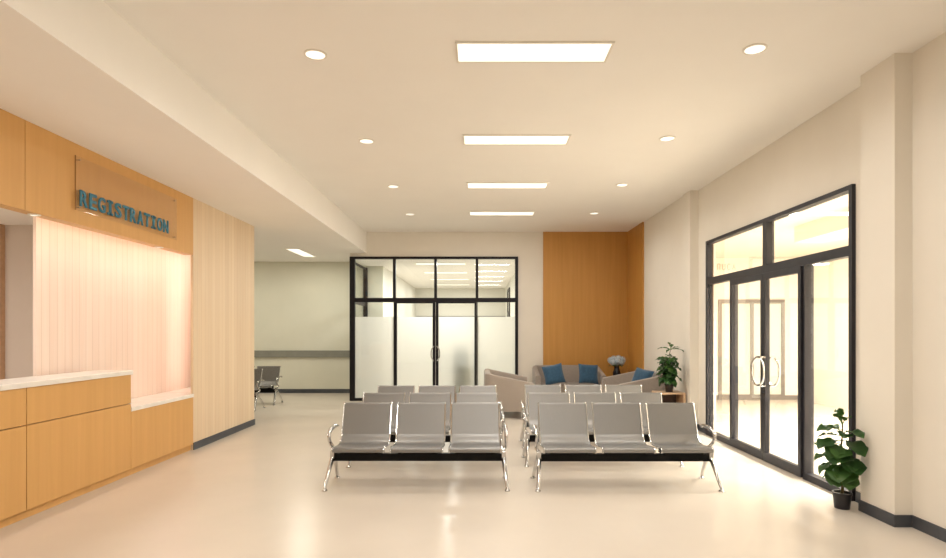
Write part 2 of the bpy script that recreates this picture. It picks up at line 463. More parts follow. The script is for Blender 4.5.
d1 = empty('door_1', (0, YB, 0))
tag(d1, 'black framed glass partition with frosted double doors on the end wall', 'glass doors', kind='structure')
fy0, fy1 = -0.04, 0.05
fr = MB()
fr.box(PX0, PX0 + 0.115, fy0, fy1, 0, PZ)
fr.box(PX1 - 0.065, PX1, fy0, fy1, 0, PZ)
fr.box(PX0 + 0.115, PX1 - 0.065, fy0, fy1, PZ - 0.05, PZ)
fr.box(PX0 + 0.115, PX1 - 0.065, fy0, fy1, 2.19, 2.285)
PXL, PXM, PXR = -1.88, -0.965, -0.045
for x in (PXL, PXM, PXR):
    fr.box(x - 0.03, x + 0.03, fy0, fy1, 2.285, PZ - 0.05)
for x in (PXL, PXR):
    fr.box(x - 0.014, x + 0.014, fy0, fy1, 0, 2.19)
fr.box(PX0 + 0.115, PXL - 0.014, fy0, fy1, 0, 0.06)
fr.box(PXR + 0.014, PX1 - 0.065, fy0, fy1, 0, 0.06)
fr.build('frame', 'frame', d1)
edges = [PX0 + 0.115, PXL - 0.03, PXL + 0.03, PXM - 0.03, PXM + 0.03, PXR - 0.03, PXR + 0.03, PX1 - 0.065]
for i in range(0, 8, 2):
    MB().box(edges[i], edges[i + 1], 0.0, 0.008, 2.285, PZ - 0.05).build('transom_pane', 'glass', d1)
ZFROST = 1.865
for a, b_ in ((PX0 + 0.115, PXL - 0.014), (PXR + 0.014, PX1 - 0.065)):
    p = MB().box(a, b_, 0.0, 0.008, 0.06, 2.19).build('side_pane', 'glass', d1)
    MB().box(a, b_, 0.012, 0.014, 0.06, ZFROST).build('frosted_film', 'frost', p)
for s, (a, b_) in ((1, (PXL + 0.016, PXM - 0.004)), (-1, (PXM + 0.004, PXR - 0.016))):
    lf = MB()
    wa, wb = (0.04, 0.06) if s > 0 else (0.06, 0.04)
    lf.box(a, a + wa, -0.03, 0.03, 0.01, 2.188).box(b_ - wb, b_, -0.03, 0.03, 0.01, 2.188)
    lf.box(a + wa, b_ - wb, -0.03, 0.03, 2.165, 2.188).box(a + wa, b_ - wb, -0.03, 0.03, 0.01, 0.11)
    leaf = lf.build('door_leaf', 'frame', d1)
    MB().box(a + wa, b_ - wb, 0.0, 0.008, 0.11, 2.165).build('pane', 'glass', leaf)
    MB().box(a + wa, b_ - wb, 0.012, 0.014, 0.11, ZFROST).build('frosted_film', 'frost', leaf)
    hx = b_ - 0.03 if s > 0 else a + 0.03
    h_ = MB(); handle_c(h_, hx, -0.03, 1.05, 0.16, -0.05, -0.05 * s); h_.build('handle', 'chrome', leaf, True)
# glazed return towards the corridor
rf = MB()
rf.box(PX0, PX0 + 0.09, 1.51, 1.595, 0, 3.12).box(PX0, PX0 + 0.06, 0.05, 1.51, 2.17, 2.285).box(PX0, PX0 + 0.06, 0.05, 1.51, 3.08, 3.12).box(PX0, PX0 + 0.06, 0.05, 1.51, 0, 0.06)
rf.build('return_frame', 'frame', d1)
MB().box(PX0 + 0.03, PX0 + 0.038, 0.05, 1.51, 2.285, 3.08).build('return_pane', 'glass', d1)
p = MB().box(PX0 + 0.03, PX0 + 0.038, 0.05, 1.51, 0.06, 2.17).build('return_pane', 'glass', d1)
MB().box(PX0 + 0.042, PX0 + 0.044, 0.05, 1.51, 0.06, ZFROST).build('frosted_film', 'frost', p)
struct('wall_return', MB().box(PX0 - 0.01, PX0 + 0.04, YB + T, YF, 3.12, HL), 'wall_far', 'strip of wall above the glazed return', 'wall')

# ---------------------------------------------------------------- entrance doors (door_2)
d2 = empty('door_2', (XR, 0, 0))
tag(d2, 'charcoal framed glass entrance doors in the right wall', 'glass doors', kind='structure')
x0, x1 = -0.035, 0.06
Y1, Y2, Y3 = 7.83, 6.90, 6.08     # far fixed | far leaf | near leaf | near fixed
fr = MB()
fr.box(x0, x1, DY0, DY0 + 0.05, 0, DZ).box(x0, x1, DY1 - 0.06, DY1, 0, DZ)
fr.box(x0, x1, DY0 + 0.05, DY1 - 0.06, DZ - 0.045, DZ).box(x0, x1, DY0 + 0.05, DY1 - 0.06, 2.24, 2.335)
fr.box(x0, x1, Y2 - 0.045, Y2 + 0.045, 2.335, DZ - 0.045)
fr.box(x0, x1, Y1 - 0.02, Y1 + 0.025, 0, 2.24).box(x0, x1, Y3 - 0.035, Y3 + 0.005, 0, 2.24)
fr.box(x0, x1, Y1 + 0.025, DY1 - 0.06, 0, 0.07).box(x0, x1, DY0 + 0.05, Y3 - 0.035, 0, 0.07)
fr.build('frame', 'frame_b', d2)
MB().box(0.0, 0.008, DY0 + 0.05, Y2 - 0.045, 2.335, DZ - 0.045).build('transom_pane', 'glass', d2)
MB().box(0.0, 0.008, Y2 + 0.045, DY1 - 0.06, 2.335, DZ - 0.045).build('transom_pane', 'glass', d2)
MB().box(0.0, 0.008, DY0 + 0.05, Y3 - 0.035, 0.07, 2.24).build('side_pane', 'glass', d2)
MB().box(0.0, 0.008, Y1 + 0.025, DY1 - 0.06, 0.07, 2.24).build('side_pane', 'glass', d2)
for s, (a, b_) in ((1, (Y3 + 0.007, Y2 - 0.004)), (-1, (Y2 + 0.004, Y1 - 0.022))):
    lf = MB(); q0, q1 = -0.055, 0.0
    lf.box(q0, q1, a, a + 0.055, 0.012, 2.235).box(q0, q1, b_ - 0.055, b_, 0.012, 2.235)
    lf.box(q0, q1, a + 0.055, b_ - 0.055, 2.165, 2.235).box(q0, q1, a + 0.055, b_ - 0.055, 0.012, 0.115)
    leaf = lf.build('door_leaf', 'frame_b', d2)
    MB().box(-0.032, -0.024, a + 0.055, b_ - 0.055, 0.115, 2.165).build('pane', 'glass', leaf)
    hy = b_ - 0.06 if s > 0 else a + 0.06
    h_ = MB()
    for side in (-1, 1):
        xo = q0 if side < 0 else q1
        handle_c(h_, hy, xo, 1.07, 0.165, 0.055 * side, -0.07 * s, 0.013, 'x')
    h_.build('handle', 'chrome', leaf, True)
    if s > 0:
        MB().lathe([(0.018, 0), (0.018, -0.02), (0.012, -0.026)], (q0, b_ - 0.03, 0.82), 12, 'x').build('lock', 'frame', leaf, True)

# doors on the far wall of that hall
d4 = empty('door_4', (5.40, HY, 0))
tag(d4, 'grey framed glass double doors on far wall of the bright hall', 'glass doors', kind='structure')
fr = MB()
for x in (0.0, 0.72, 1.42):
    fr.box(x, x + 0.075, -0.03, 0.0, 0.0, 2.26)
fr.box(0.075, 0.72, -0.03, 0.0, 2.17, 2.26).box(0.795, 1.42, -0.03, 0.0, 2.17, 2.26)
fr.box(0.075, 0.72, -0.03, 0.0, 0.0, 0.12).box(0.795, 1.42, -0.03, 0.0, 0.0, 0.12)
fr.build('frame', 'grey_frame', d4)
for a, b_ in ((0.075, 0.72), (0.795, 1.42)):
    MB().box(a, b_, -0.018, -0.012, 0.12, 2.17).build('pane', 'glass', d4)
sm = empty('wall_lettering', (5.36, HY, 3.0))
tag(sm, 'faint grey lettering on the bright hall wall above its double doors', 'sign')
for i, st in enumerate(([(0, -.07), (0, .05), (.03, .07), (.06, .05), (.06, -.07)], [(.0, .06), (0, -.05), (.03, -.07), (.06, -.05), (.06, .06)],
                        [(.06, .05), (.03, .07), (0, .03), (0, -.04), (.03, -.07), (.06, -.05)], [(0, -.06), (.03, .05), (.06, -.06)])):
    MB().tube([(0.02 + i * 0.115 + u, -0.006, v) for u, v in st], 0.009, 6).build('letter', 'sign_mark', sm)

# ---------------------------------------------------------------- lamps
def area(name, parent, loc, sx, sy, watts, col, spread=180):
    l = bpy.data.lights.new(name, 'AREA')
    l.shape = 'RECTANGLE'; l.size = sx; l.size_y = sy
    l.energy = watts; l.color = col; l.spread = R(spread)
    o = bpy.data.objects.new(name, l); COL.objects.link(o)
    o.parent = parent; o.location = loc
    return o

def panel_light(name, x, y, z, sx, sy, watts, col, label, group):
    e = empty(name, (x, y, z)); tag(e, label, 'ceiling light', group)
    f = MB()
    hx, hy = sx / 2, sy / 2
    f.box(-hx - .018, hx + .018, -hy - .018, -hy, -0.012, 0).box(-hx - .018, hx + .018, hy, hy + .018, -0.012, 0)
    f.box(-hx - .018, -hx, -hy, hy, -0.012, 0).box(hx, hx + .018, -hy, hy, -0.012, 0)
    f.build('frame', 'white', e)
    MB().box(-hx, hx, -hy, hy, -0.006, 0).build('diffuser', 'panel_glow', e)
    area('bulb', e, (0, 0, -0.014), sx, sy, watts, col)
    return e

def downlight(x, y, z, watts, col, label, group, r=0.075, spread=150):
    e = empty('downlight', (x, y, z)); tag(e, label, 'downlight', group)
    t = MB(); b = t.bm
    seg = 24
    rings = []
    for rr, zz in ((r + .016, 0), (r + .016, -0.006), (r, -0.010), (r, -0.004), (r, 0)):
        rings.append([b.verts.new((rr * math.cos(2 * math.pi * k / seg), rr * math.sin(2 * math.pi * k / seg), zz)) for k in range(seg)])
    for A, B in zip(rings, rings[1:] + rings[:1]):
        for k in range(seg):
            b.faces.new((A[k], A[(k + 1) % seg], B[(k + 1) % seg], B[k]))
    t.build('trim_ring', 'white', e, True)
    MB().lathe([(0.001, -0.004), (r, -0.004), (r, 0), (0.001, 0)], (0, 0, 0), 24).build('lens', 'down_glow', e)
    l = bpy.data.lights.new('bulb', 'AREA'); l.shape = 'DISK'; l.size = 2 * r * 0.9; l.energy = watts; l.color = col; l.spread = R(spread)
    o = bpy.data.objects.new('bulb', l); COL.objects.link(o); o.parent = e; o.location = (0, 0, -0.013)
    return e

order = ['out of view above the camera', 'nearest and widest in view', 'second from the front', 'third from the front, over the middle bench row', 'farthest, nearest the glass partition']
for i, y in enumerate((-1.75, 0.35, 2.45, 4.57, 6.66, 8.75, 10.83)):
    k = max(0, i - 2)
    lab = 'long light panel in the high ceiling, ' + order[k]
    panel_light('ceiling_panel_light', 0.425, y, H, 1.18, 0.30, P_PANEL, WARM, lab, 'panel lights of the high ceiling')
dl = ['out of view above the camera', 'nearest of its row', 'second of its row', 'third of its row', 'last of its row before the end wall']
for side, x in (('on the soffit side', -1.3), ('on the entrance door side', 2.15)):
    for i, y in enumerate((0.35, 2.45, 4.55, 6.65, 8.75, 10.85)):
        y += 0.06 if x < 0 else -0.03
        k = max(0, i - 1)
        downlight(x, y, H, P_DOWN, WARM, 'small round downlight ' + side + ', ' + dl[k], 'round downlights of the high ceiling')
panel_light('ceiling_panel_light', -3.92, 12.8, HL, 0.27, 1.30, P_CORR, PALE, 'narrow light panel in the low corridor ceiling', None)
panel_light('ceiling_panel_light', -6.4, 12.8, HL, 0.27, 1.30, P_CORR, PALE, 'unseen light panel added to light the side corridor', None)  # unseen lamp added to light the corridor
for y, lab in ((4.93, 'tiny downlight under the oak fascia, above the high counter'), (6.85, 'tiny downlight under the oak fascia, above the low counter'), (3.0, 'downlight over the counter out of view')):
    downlight(-3.78, y, 2.54, P_DESK, PEACH, lab, 'downlights over the counter', 0.032, 170)
for i, y in enumerate((13.95, 16.05, 18.15, 20.25)):
    panel_light('ceiling_panel_light', -0.92, y, HR, 1.18, 0.30, P_ROOM * (1.75 if i == 0 else 0.8), CLEAR,
                'light panel in the room behind the glass partition, ' + ('first behind the glass', 'second behind the glass', 'third behind the glass', 'deepest of the row')[i], 'panel lights behind the glass partition')
for i, (x, y) in enumerate(((5.85, 3.6), (5.85, 5.3), (5.85, 7.0), (5.85, 8.4))):  # added panels, kept out of sight above the beam to brighten the hall
    panel_light('ceiling_panel_light', x, y, HH, 0.3, 1.18, P_HALL, CLEAR,
                'added light panel brightening the hall, unseen behind the boxed beam, ' + ('first of four', 'second of four', 'third of four', 'last of four')[i], 'added panel lights of the bright hall')

# ---------------------------------------------------------------- reception desk
dk = empty('reception_desk', (XD, 0, 0))
tag(dk, 'oak registration counter with white top stepping down to a lower end', 'reception desk')
g = 0.004
YA = -1.0
MB().box(-0.05, -0.035, YA, 7.55, 0, 0.075).build('kick_plate', 'wood', dk)
MB().box(-0.44, -0.025, YA, 6.2, 0.07, 1.085).build('carcass', 'wood_seam', dk)
MB().box(-0.44, -0.025, 6.2, 7.545, 0.07, 0.69).build('carcass', 'wood_seam', dk)
for a, b_ in ((YA, 2.75), (2.75, 4.77), (4.77, 6.2)):
    MB().box(-0.025, 0, a + g, b_ - (g if b_ < 6.1 else 0), 0.075, 0.775 - g, 0.002).build('front_panel', 'wood', dk)
    MB().box(-0.025, 0, a + g, b_ - (g if b_ < 6.1 else 0), 0.775 + g, 1.083, 0.002).build('front_panel', 'wood', dk)
MB().box(-0.025, 0, 6.2 + g, 7.55, 0.075, 0.688, 0.002).build('front_panel', 'wood', dk)
MB().box(-0.42, 0.018, YA, 6.215, 1.085, 1.13, 0.004).build('countertop', 'counter', dk)
MB().box(-0.475, 0.012, 6.2, 7.548, 0.69, 0.735, 0.004).build('countertop', 'counter', dk)
bc = empty('back_counter', (XD, 7.552, 0))
tag(bc, 'white topped counter running on behind the pale board wall', 'counter')
MB().box(-0.475, -0.04, 0.0, 1.9, 0.69, 0.735).build('countertop', 'counter', bc)
MB().box(-0.46, -0.05, 0.0, 1.9, 0.0, 0.69).build('carcass', 'wood', bc)
# slim light strip tucked behind the fascia
ls = empty('led_strip', (-3.88, 5.9, 2.70))
tag(ls, 'slim warm light strip tucked behind the oak fascia over the counter', 'ceiling light')
MB().box(-0.02, 0.02, -3.4, 3.4, -0.012, 0).build('profile', 'white', ls)
MB().box(-0.014, 0.014, -3.39, 3.39, -0.016, -0.012).build('diffuser', 'panel_glow', ls)
area('bulb', ls, (0, 0, -0.02), 0.028, 6.7, P_STRIP, PEACH)

us = empty("led_strip", (-3.765, 8.05, 1.65))  # added strip, unseen, evens out the dark end of the cladding
tag(us, 'added upright light strip, unseen behind the edge of the pale board wall', 'ceiling light')
MB().box(-0.006, 0.008, -0.03, 0.03, -0.88, 0.88).build('profile', 'white', us)
MB().box(-0.010, -0.006, -0.02, 0.02, -0.87, 0.87).build('diffuser', 'panel_glow', us)
ub = area('bulb', us, (-0.014, 0, 0), 0.04, 1.7, P_SIDE, PEACH)
ub.rotation_euler = (R(90), 0, R(90))
panel_light('ceiling_panel_light', -5.3, 3.6, 2.70, 1.18, 0.30, 46.0, WARM, 'unseen light panel added to brighten the staff area', None)  # added lamp out of view, lifts the dark staff wall
# ---------------------------------------------------------------- sign
sg = empty('registration_sign', (XD, 5.31, 2.66))
tag(sg, 'clear acrylic plate reading REGISTRATION in blue letters on the oak fascia', 'sign')
MB().box(0.022, 0.030, 0, 1.78, 0, 0.50, 0.002).build('plate', 'acrylic', sg)
for yy in (0.05, 1.73):
    for zz in (0.03, 0.47):
        MB().lathe([(0.006, 0.0), (0.006, 0.033), (0.004, 0.035)], (0, yy, zz), 12, 'x').build('standoff', 'chrome', sg, True)
MB().box(0.021, 0.031, -0.004, 0.0, 0.0, 0.5).build('edge_strip', 'wood_seam', sg)

def letter_mesh(ch, w_, h_):
    cu = bpy.data.curves.new('letter', 'FONT')
    cu.body = ch; cu.size = 1.0; cu.extrude = 0.0; cu.offset = 0.022; cu.resolution_u = 4
    o = bpy.data.objects.new('letter', cu); COL.objects.link(o)
    bpy.context.view_layer.update()
    dg = bpy.context.evaluated_depsgraph_get()
    me = bpy.data.meshes.new_from_object(o.evaluated_get(dg))
    bpy.data.objects.remove(o); bpy.data.curves.remove(cu)
    xs = [v.co.x for v in me.vertices]; ys = [v.co.y for v in me.vertices]
    ax, bx, ay, by = min(xs), max(xs), min(ys), max(ys)
    m = bmesh.new(); m.from_mesh(me); bpy.data.meshes.remove(me)
    for v in m.verts:
        u = (v.co.x - ax) / (bx - ax) * w_ - w_ / 2; q = (v.co.y - ay) / (by - ay) * h_
        v.co = (0.031, u, q)
    bmesh.ops.dissolve_limit(m, angle_limit=0.001, verts=m.verts[:], edges=m.edges[:])
    res = bmesh.ops.extrude_face_region(m, geom=m.faces[:])
    for v in res['geom']:
        if isinstance(v, bmesh.types.BMVert): v.co.x += 0.012
    mb = MB(); mb.bm.free(); mb.bm = m
    return mb

word = 'REGISTRATION'
for i, ch in enumerate(word):
    mb = letter_mesh(ch, 0.032 if ch == 'I' else 0.104, 0.150)
    if ch == 'I':
        for zz in (0.0, 0.121):
            mb.box(0.031, 0.043, -0.040, 0.040, zz, zz + 0.024)
    o = mb.build('letter', 'letter', sg)
    o.location = (0, 0.095 + i * 0.1288, 0.045)

# ---------------------------------------------------------------- benches
def seat_profile():
    pts = [(-0.215, 0.365), (-0.222, 0.392), (-0.205, 0.408), (-0.16, 0.410), (-0.04, 0.396), (0.06, 0.388), (0.12, 0.402),
           (0.165, 0.436), (0.192, 0.466), (0.204, 0.49), (0.255, 0.62), (0.298, 0.735), (0.312, 0.775), (0.326, 0.786), (0.340, 0.776)]
    return [(p.x, p.y) for p in spline([(a, b, 0) for a, b in pts], 4)]

def make_bench(label, n=3):
    b = empty('waiting_bench', (0, 0, 0))
    tag(b, label, 'bench', 'silver airport style waiting benches')
    half = 0.836
    MB().box(-half, half, -0.075, -0.005, 0.250, 0.322, 0.004).build('beam', 'beam', b)
    prof = seat_profile()
    for k in range(n):
        cx = (k - (n - 1) / 2) * 0.571
        s = MB().sheet(prof, cx - 0.250, cx + 0.250, 0.004).build('seat', 'seat', b, True)
        for sx in (-1, 1):
            MB().tube([(cx + sx * 0.252, y, z - 0.003) for y, z in prof], 0.008, 8).build('edge_rail', 'chrome', s, True)
        br = MB().box(cx - 0.20, cx + 0.20, -0.10, 0.06, 0.321, 0.335)
        for sx in (-1, 1):
            br.box(cx + sx * 0.17 - 0.015, cx + sx * 0.17 + 0.015, -0.15, 0.10, 0.335, 0.384)
        br.build('seat_bracket', 'beam', b)
    for sx in (-1, 1):
        xe = sx * (half + 0.012); xf = sx * (half + 0.05)
        MB().box(min(xe - sx * 0.012, xe + sx * 0.03), max(xe - sx * 0.012, xe + sx * 0.03), -0.085, 0.005, 0.245, 0.35, 0.006).build('end_cap', 'chrome', b)
        for fy in (-0.25, 0.25):
            pts = spline([(xe + sx * 0.008, -0.04, 0.30), (xe + sx * 0.015, -0.04 + (fy + 0.04) * 0.4, 0.215), (xe + sx * 0.028, -0.04 + (fy + 0.04) * 0.78, 0.10), (xf, fy, 0.022)], 5)
            n_ = len(pts)
            lg = MB().tube(pts, [0.026 - 0.012 * i / (n_ - 1) for i in range(n_)], 10).build('leg', 'chrome', b, True)
            MB().lathe([(0.028, 0.0), (0.028, 0.008), (0.018, 0.016), (0.010, 0.03)], (xf, fy, 0), 14).build('foot', 'chrome', lg, True)
        xa = sx * (half + 0.045)
        arm = [(xe + sx * 0.01, -0.03, 0.335), (xa, 0.03, 0.385), (xa, 0.00, 0.40), (xa, -0.075, 0.44), (xa, -0.105, 0.505), (xa, -0.06, 0.548), (xa, 0.05, 0.562), (xa, 0.17, 0.566), (xa, 0.235, 0.556)]
        arm = [(xe + sx * 0.01, 0.0, 0.335), (xa, 0.03, 0.375), (xa, -0.03, 0.41), (xa, -0.085, 0.455), (xa, -0.10, 0.51), (xa, -0.05, 0.552), (xa, 0.06, 0.566), (xa, 0.17, 0.568), (xa, 0.235, 0.555)]
        MB().tube(spline(arm, 6), 0.015, 10, 1.25).build('armrest', 'chrome', b, True)
    return b

Z0 = 5.87
bl = ['front silver bench of the block on the desk side', 'second silver bench, behind the front one on the desk side', 'rear silver bench of three on the desk side',
      'front silver bench of the block on the door side', 'second silver bench, behind the front one on the door side', 'rear silver bench of three on the door side, before the sofas']
proto = make_bench(bl[0])
spots = [(-0.61, Z0), (-0.60, Z0 + 0.98), (-0.585, Z0 + 1.93), (1.455, Z0 - 0.02), (1.43, Z0 + 1.00), (1.475, Z0 + 2.05)]
for i, (x, y) in enumerate(spots):
    o = proto if i == 0 else copy_tree(proto)
    o.location = (x, y, 0); o['label'] = bl[i]
for x, y, lab in ((-5.16, 12.35, 'small far silver bench in the corridor, against the wall'), (-5.22, 11.45, 'small far silver bench in the corridor, cut off by the board wall')):
    o = copy_tree(proto); o.location = (x, y, 0); o['label'] = lab; o['group'] = 'silver benches in the corridor'

# ---------------------------------------------------------------- sofas
def make_sofa(label):
    W2, D2 = 0.735, 0.43; th = 0.11
    e = empty('loveseat', (0, 0, 0)); tag(e, label, 'sofa', 'taupe loveseats of the seating corner')
    # U-shaped shell: front of one arm -> back -> front of the other arm (front = -y)
    rc = 0.16
    path = []
    ctl = [(-W2, -D2), (-W2, -0.15), (-W2, D2 - rc)]
    for p in ctl: path.append((p, (-1, 0)))
    for k in range(1, 6):
        a = math.pi - k * math.pi / 12
        path.append(((-W2 + rc + rc * math.cos(a), D2 - rc + rc * math.sin(a)), (math.cos(a), math.sin(a))))
    for x in (-W2 + rc, -0.3, 0.0, 0.3, W2 - rc): path.append(((x, D2), (0, 1)))
    for k in range(1, 6):
        a = math.pi / 2 - k * math.pi / 12
        path.append(((W2 - rc + rc * math.cos(a), D2 - rc + rc * math.sin(a)), (math.cos(a), math.sin(a))))
    for p in ctl[::-1]: path.append(((-p[0], p[1]), (1, 0)))
    sh = MB(); b = sh.bm; rings = []
    for (x, y), (nx, ny) in path:
        t = (y + D2) / (2 * D2)
        top = 0.63 + 0.17 * min(1.0, t * 1.05)
        sec = [(0.0, 0.13), (0.0, top - 0.035), (-0.012, top - 0.01), (-0.04, top), (-th + 0.04, top), (-th + 0.012, top - 0.01), (-th, top - 0.035), (-th, 0.13)]
        rings.append([b.verts.new((x + nx * d, y + ny * d, z)) for d, z in sec])
    k = len(rings[0])
    for A, B in zip(rings, rings[1:]):
        for i in range(k):
            b.faces.new((A[i], A[(i + 1) % k], B[(i + 1) % k], B[i]))
    b.faces.new(rings[0]); b.faces.new(rings[-1][::-1])
    sh.build('back_shell', 'fabric', e, True)
    MB().box(-W2 + th, W2 - th, -D2 + 0.02, D2 - th, 0.13, 0.27).build('seat_base', 'fabric', e)
    for s in (-1, 1):
        MB().box(min(s * 0.004, s * (W2 - th - 0.002)), max(s * 0.004, s * (W2 - th - 0.002)), -D2 - 0.01, D2 - th - 0.01, 0.272, 0.43, 0.035).build('seat_cushion', 'fabric', e, True)
    for sx in (-1, 1):
        for sy in (-1, 1):
            MB().tube([(sx * 0.60, sy * 0.33, 0.13), (sx * 0.63, sy * 0.35, 0.0)], [0.025, 0.016], 10).build('leg', 'sofa_leg', e, True)
    return e

sf = make_sofa('taupe loveseat facing the benches, its back to the amber panelling')
sf.location = (1.90, 12.40, 0)
s2 = copy_tree(sf); s2.location = (2.86, 10.72, 0); s2.rotation_euler = (0, 0, R(-90))
s2['label'] = 'taupe loveseat set sideways along the wall, a blue cushion on it'
s3 = copy_tree(sf); s3.location = (0.53, 10.95, 0); s3.rotation_euler = (0, 0, R(90))
s3['label'] = 'pinkish taupe loveseat near the glass partition showing its outer arm'

def make_cushion(w_, t_):
    mb = MB(); b = mb.bm; n = 12
    def side(sg):
        g = []
        for i in range(n + 1):
            row = []
            for j in range(n + 1):
                u = i / n * 2 - 1; v = j / n * 2 - 1
                pin = 1 - 0.07 * (1 - u * u) * abs(v) ** 3; pin2 = 1 - 0.07 * (1 - v * v) * abs(u) ** 3
                z = t_ * (max(0, (1 - u ** 4)) * max(0, (1 - v ** 4))) ** 0.55
                row.append(b.verts.new((u * w_ / 2 * pin2, sg * z / 2, v * w_ / 2 * pin)))
            g.append(row)
        for i in range(n):
            for j in range(n):
                b.faces.new((g[i][j], g[i + 1][j], g[i + 1][j + 1], g[i][j + 1]))
        return g
    side(1); side(-1)
    bmesh.ops.remove_doubles(b, verts=b.verts[:], dist=0.0005)
    return mb

cdat = [((1.54, 11.97, 0.655), (R(-20), R(-12), R(-4)), 'blue square cushion tilted against the left arm of the back loveseat'),
        ((2.27, 12.03, 0.66), (R(-20), R(4), R(5)), 'blue square cushion upright at the right arm of the back loveseat'),
        ((2.96, 10.56, 0.66), (R(-20), R(8), R(-58)), 'blue cushion leaning on the loveseat along the wall')]
for loc, rot, lab in cdat:
    c = make_cushion(0.42, 0.15).build('cushion', 'blue', None, True)
    c.location = loc; c.rotation_euler = rot
    tag(c, lab, 'cushion', 'blue cushions')

# ---------------------------------------------------------------- side table, corner table
st = empty('side_table', (3.055, 9.36, 0))
tag(st, 'pale oak open-front side table under the small potted plant', 'side table')
hw, hd_ = 0.215, 0.185
MB().box(-hw, hw, -hd_, hd_, 0.545, 0.57, 0.003).build('tabletop', 'table', st)
for s in (-1, 1):
    MB().box(min(s * hw, s * (hw - 0.035)), max(s * hw, s * (hw - 0.035)), -hd_, hd_, 0.0, 0.545, 0.002).build('side_panel', 'table', st)
MB().box(-hw + 0.035, hw - 0.035, -hd_ + 0.01, hd_ - 0.02, 0.22, 0.24).build('shelf', 'table', st)
MB().box(-hw + 0.035, hw - 0.035, -hd_ + 0.01, hd_ - 0.02, 0.03, 0.055).build('shelf', 'table', st)
MB().box(-hw + 0.035, hw - 0.035, hd_ - 0.02, hd_ - 0.005, 0.03, 0.545).build('back_panel', 'inside', st)

ct = empty('corner_table', (2.98, 12.45, 0))
tag(ct, 'dark corner table between two loveseats carrying the flowers', 'side table')
MB().lathe([(0.24, 0.50), (0.25, 0.505), (0.25, 0.525), (0.24, 0.53)], (0, 0, 0), 32).build('tabletop', 'inside', ct, True)
MB().tube([(0, 0, 0.02), (0, 0, 0.50)], 0.025, 12).build('pedestal', 'sofa_leg', ct, True)
MB().lathe([(0.17, 0.0), (0.17, 0.012), (0.03, 0.03)], (0, 0, 0), 28).build('base', 'sofa_leg', ct, True)

# ---------------------------------------------------------------- plants
def leaf_mesh(L, Wd, curl, fold, mb=None):
    mb = mb or MB(); b = mb.bm; n = 9; cols = 5
    g = []
    for i in range(n + 1):
        t = i / n
        wd = Wd * (math.sin(math.pi * t ** 1.25) ** 0.75) * (0.55 + 0.6 * t) if 0 < t < 1 else 0.003
        x = L * t; z = -curl * L * t * t
        row = []
        for j in range(cols):
            u = j / (cols - 1) * 2 - 1
            row.append(b.verts.new((x, u * wd / 2, z + fold * abs(u) * wd + 0.012 * math.sin(t * 14 + u * 2) * abs(u))))
        g.append(row)
    for i in range(n):
        for j in range(cols - 1):
            b.faces.new((g[i][j], g[i][j + 1], g[i + 1][j + 1], g[i + 1][j]))
    geo = bmesh.ops.solidify(b, geom=b.faces[:], thickness=0.0012)
    return mb

def leaf_on(parent, base, az, el, L, Wd, curl, mat, name='leaf', roll=0):
    """leaf with a short stalk reaching from the stem point outwards"""
    mb = leaf_mesh(L, Wd, curl, 0.12)
    mb.tube([(-0.05, 0, -0.002), (0.0, 0, 0), (L * 0.5, 0, -curl * L * 0.25 - 0.001)], [0.004, 0.004, 0.0015], 6)
    o = mb.build(name, mat, parent, True)
    o.rotation_euler = (Matrix.Rotation(az, 3, 'Z') @ Matrix.Rotation(-el, 3, 'Y') @ Matrix.Rotation(roll, 3, 'X')).to_euler()
    d = Vector((math.cos(az) * math.cos(el), math.sin(az) * math.cos(el), math.sin(el)))
    o.location = Vector(base) + d * 0.045
    return o

def pot(parent, r0, r1, h, mat):
    p = MB().lathe([(r0, 0), (r1, h * 0.86), (r1 + 0.006, h * 0.86), (r1 + 0.007, h), (r1 - 0.006, h), (r1 - 0.010, h * 0.86), (0.01, h * 0.85)], (0, 0, 0), 28).build('pot', mat, parent, True)
    MB().lathe([(0.001, h * 0.84), (r1 - 0.011, h * 0.85), (r1 - 0.011, h * 0.90), (0.001, h * 0.92)], (0, 0, 0), 24).build('soil', 'soil', parent, True)

rnd = random.Random(11)
pl = empty('potted_large_leaf_plant', (3.18, 5.08, 0))
tag(pl, 'large leafed plant in black pot on the floor by the entrance doors', 'potted plant')
pot(pl, 0.060, 0.072, 0.14, 'pot')
stem = spline([(0, 0, 0.12), (0.006, 0.0, 0.30), (-0.008, 0.004, 0.48), (0.004, 0, 0.66), (0.0, 0.0, 0.76)], 5)
MB().tube(stem, [0.013 - 0.008 * i / (len(stem) - 1) for i in range(len(stem))], 8).build('stem', 'stem', pl, True)
def stem_at(z):
    return min(stem, key=lambda p: abs(p.z - z))
# azimuth in degrees: 180 = towards the room, -90 = towards the viewer, 0 = wall
LV = [(0.735, 200, 58, .10, .07), (0.74, 95, 66, .09, .06), (0.73, -95, 48, .10, .07), (0.74, -140, 75, .10, .05),
      (0.675, 184, 14, .16, .11), (0.67, -88, 20, .17, .12), (0.65, -110, 6, .15, .12), (0.655, 100, 22, .14, .11), (0.64, 150, 10, .14, .11),
      (0.585, 192, 2, .185, .15), (0.575, -86, 0, .19, .165), (0.56, -122, -8, .18, .17), (0.55, 120, 6, .18, .15), (0.54, 215, -4, .17, .15),
      (0.50, 222, -8, .19, .18), (0.49, -92, -12, .19, .19), (0.48, 176, -4, .18, .17), (0.47, -112, 2, .17, .16),
      (0.43, -88, -10, .20, .18), (0.42, 235, -16, .19, .19), (0.41, -105, -26, .18, .19), (0.40, 170, -12, .17, .16), (0.39, 110, -8, .17, .16),
      (0.35, -92, -22, .15, .16), (0.345, 205, -26, .14, .15), (0.335, -130, -24, .14, .16), (0.33, 150, -18, .13, .14)]
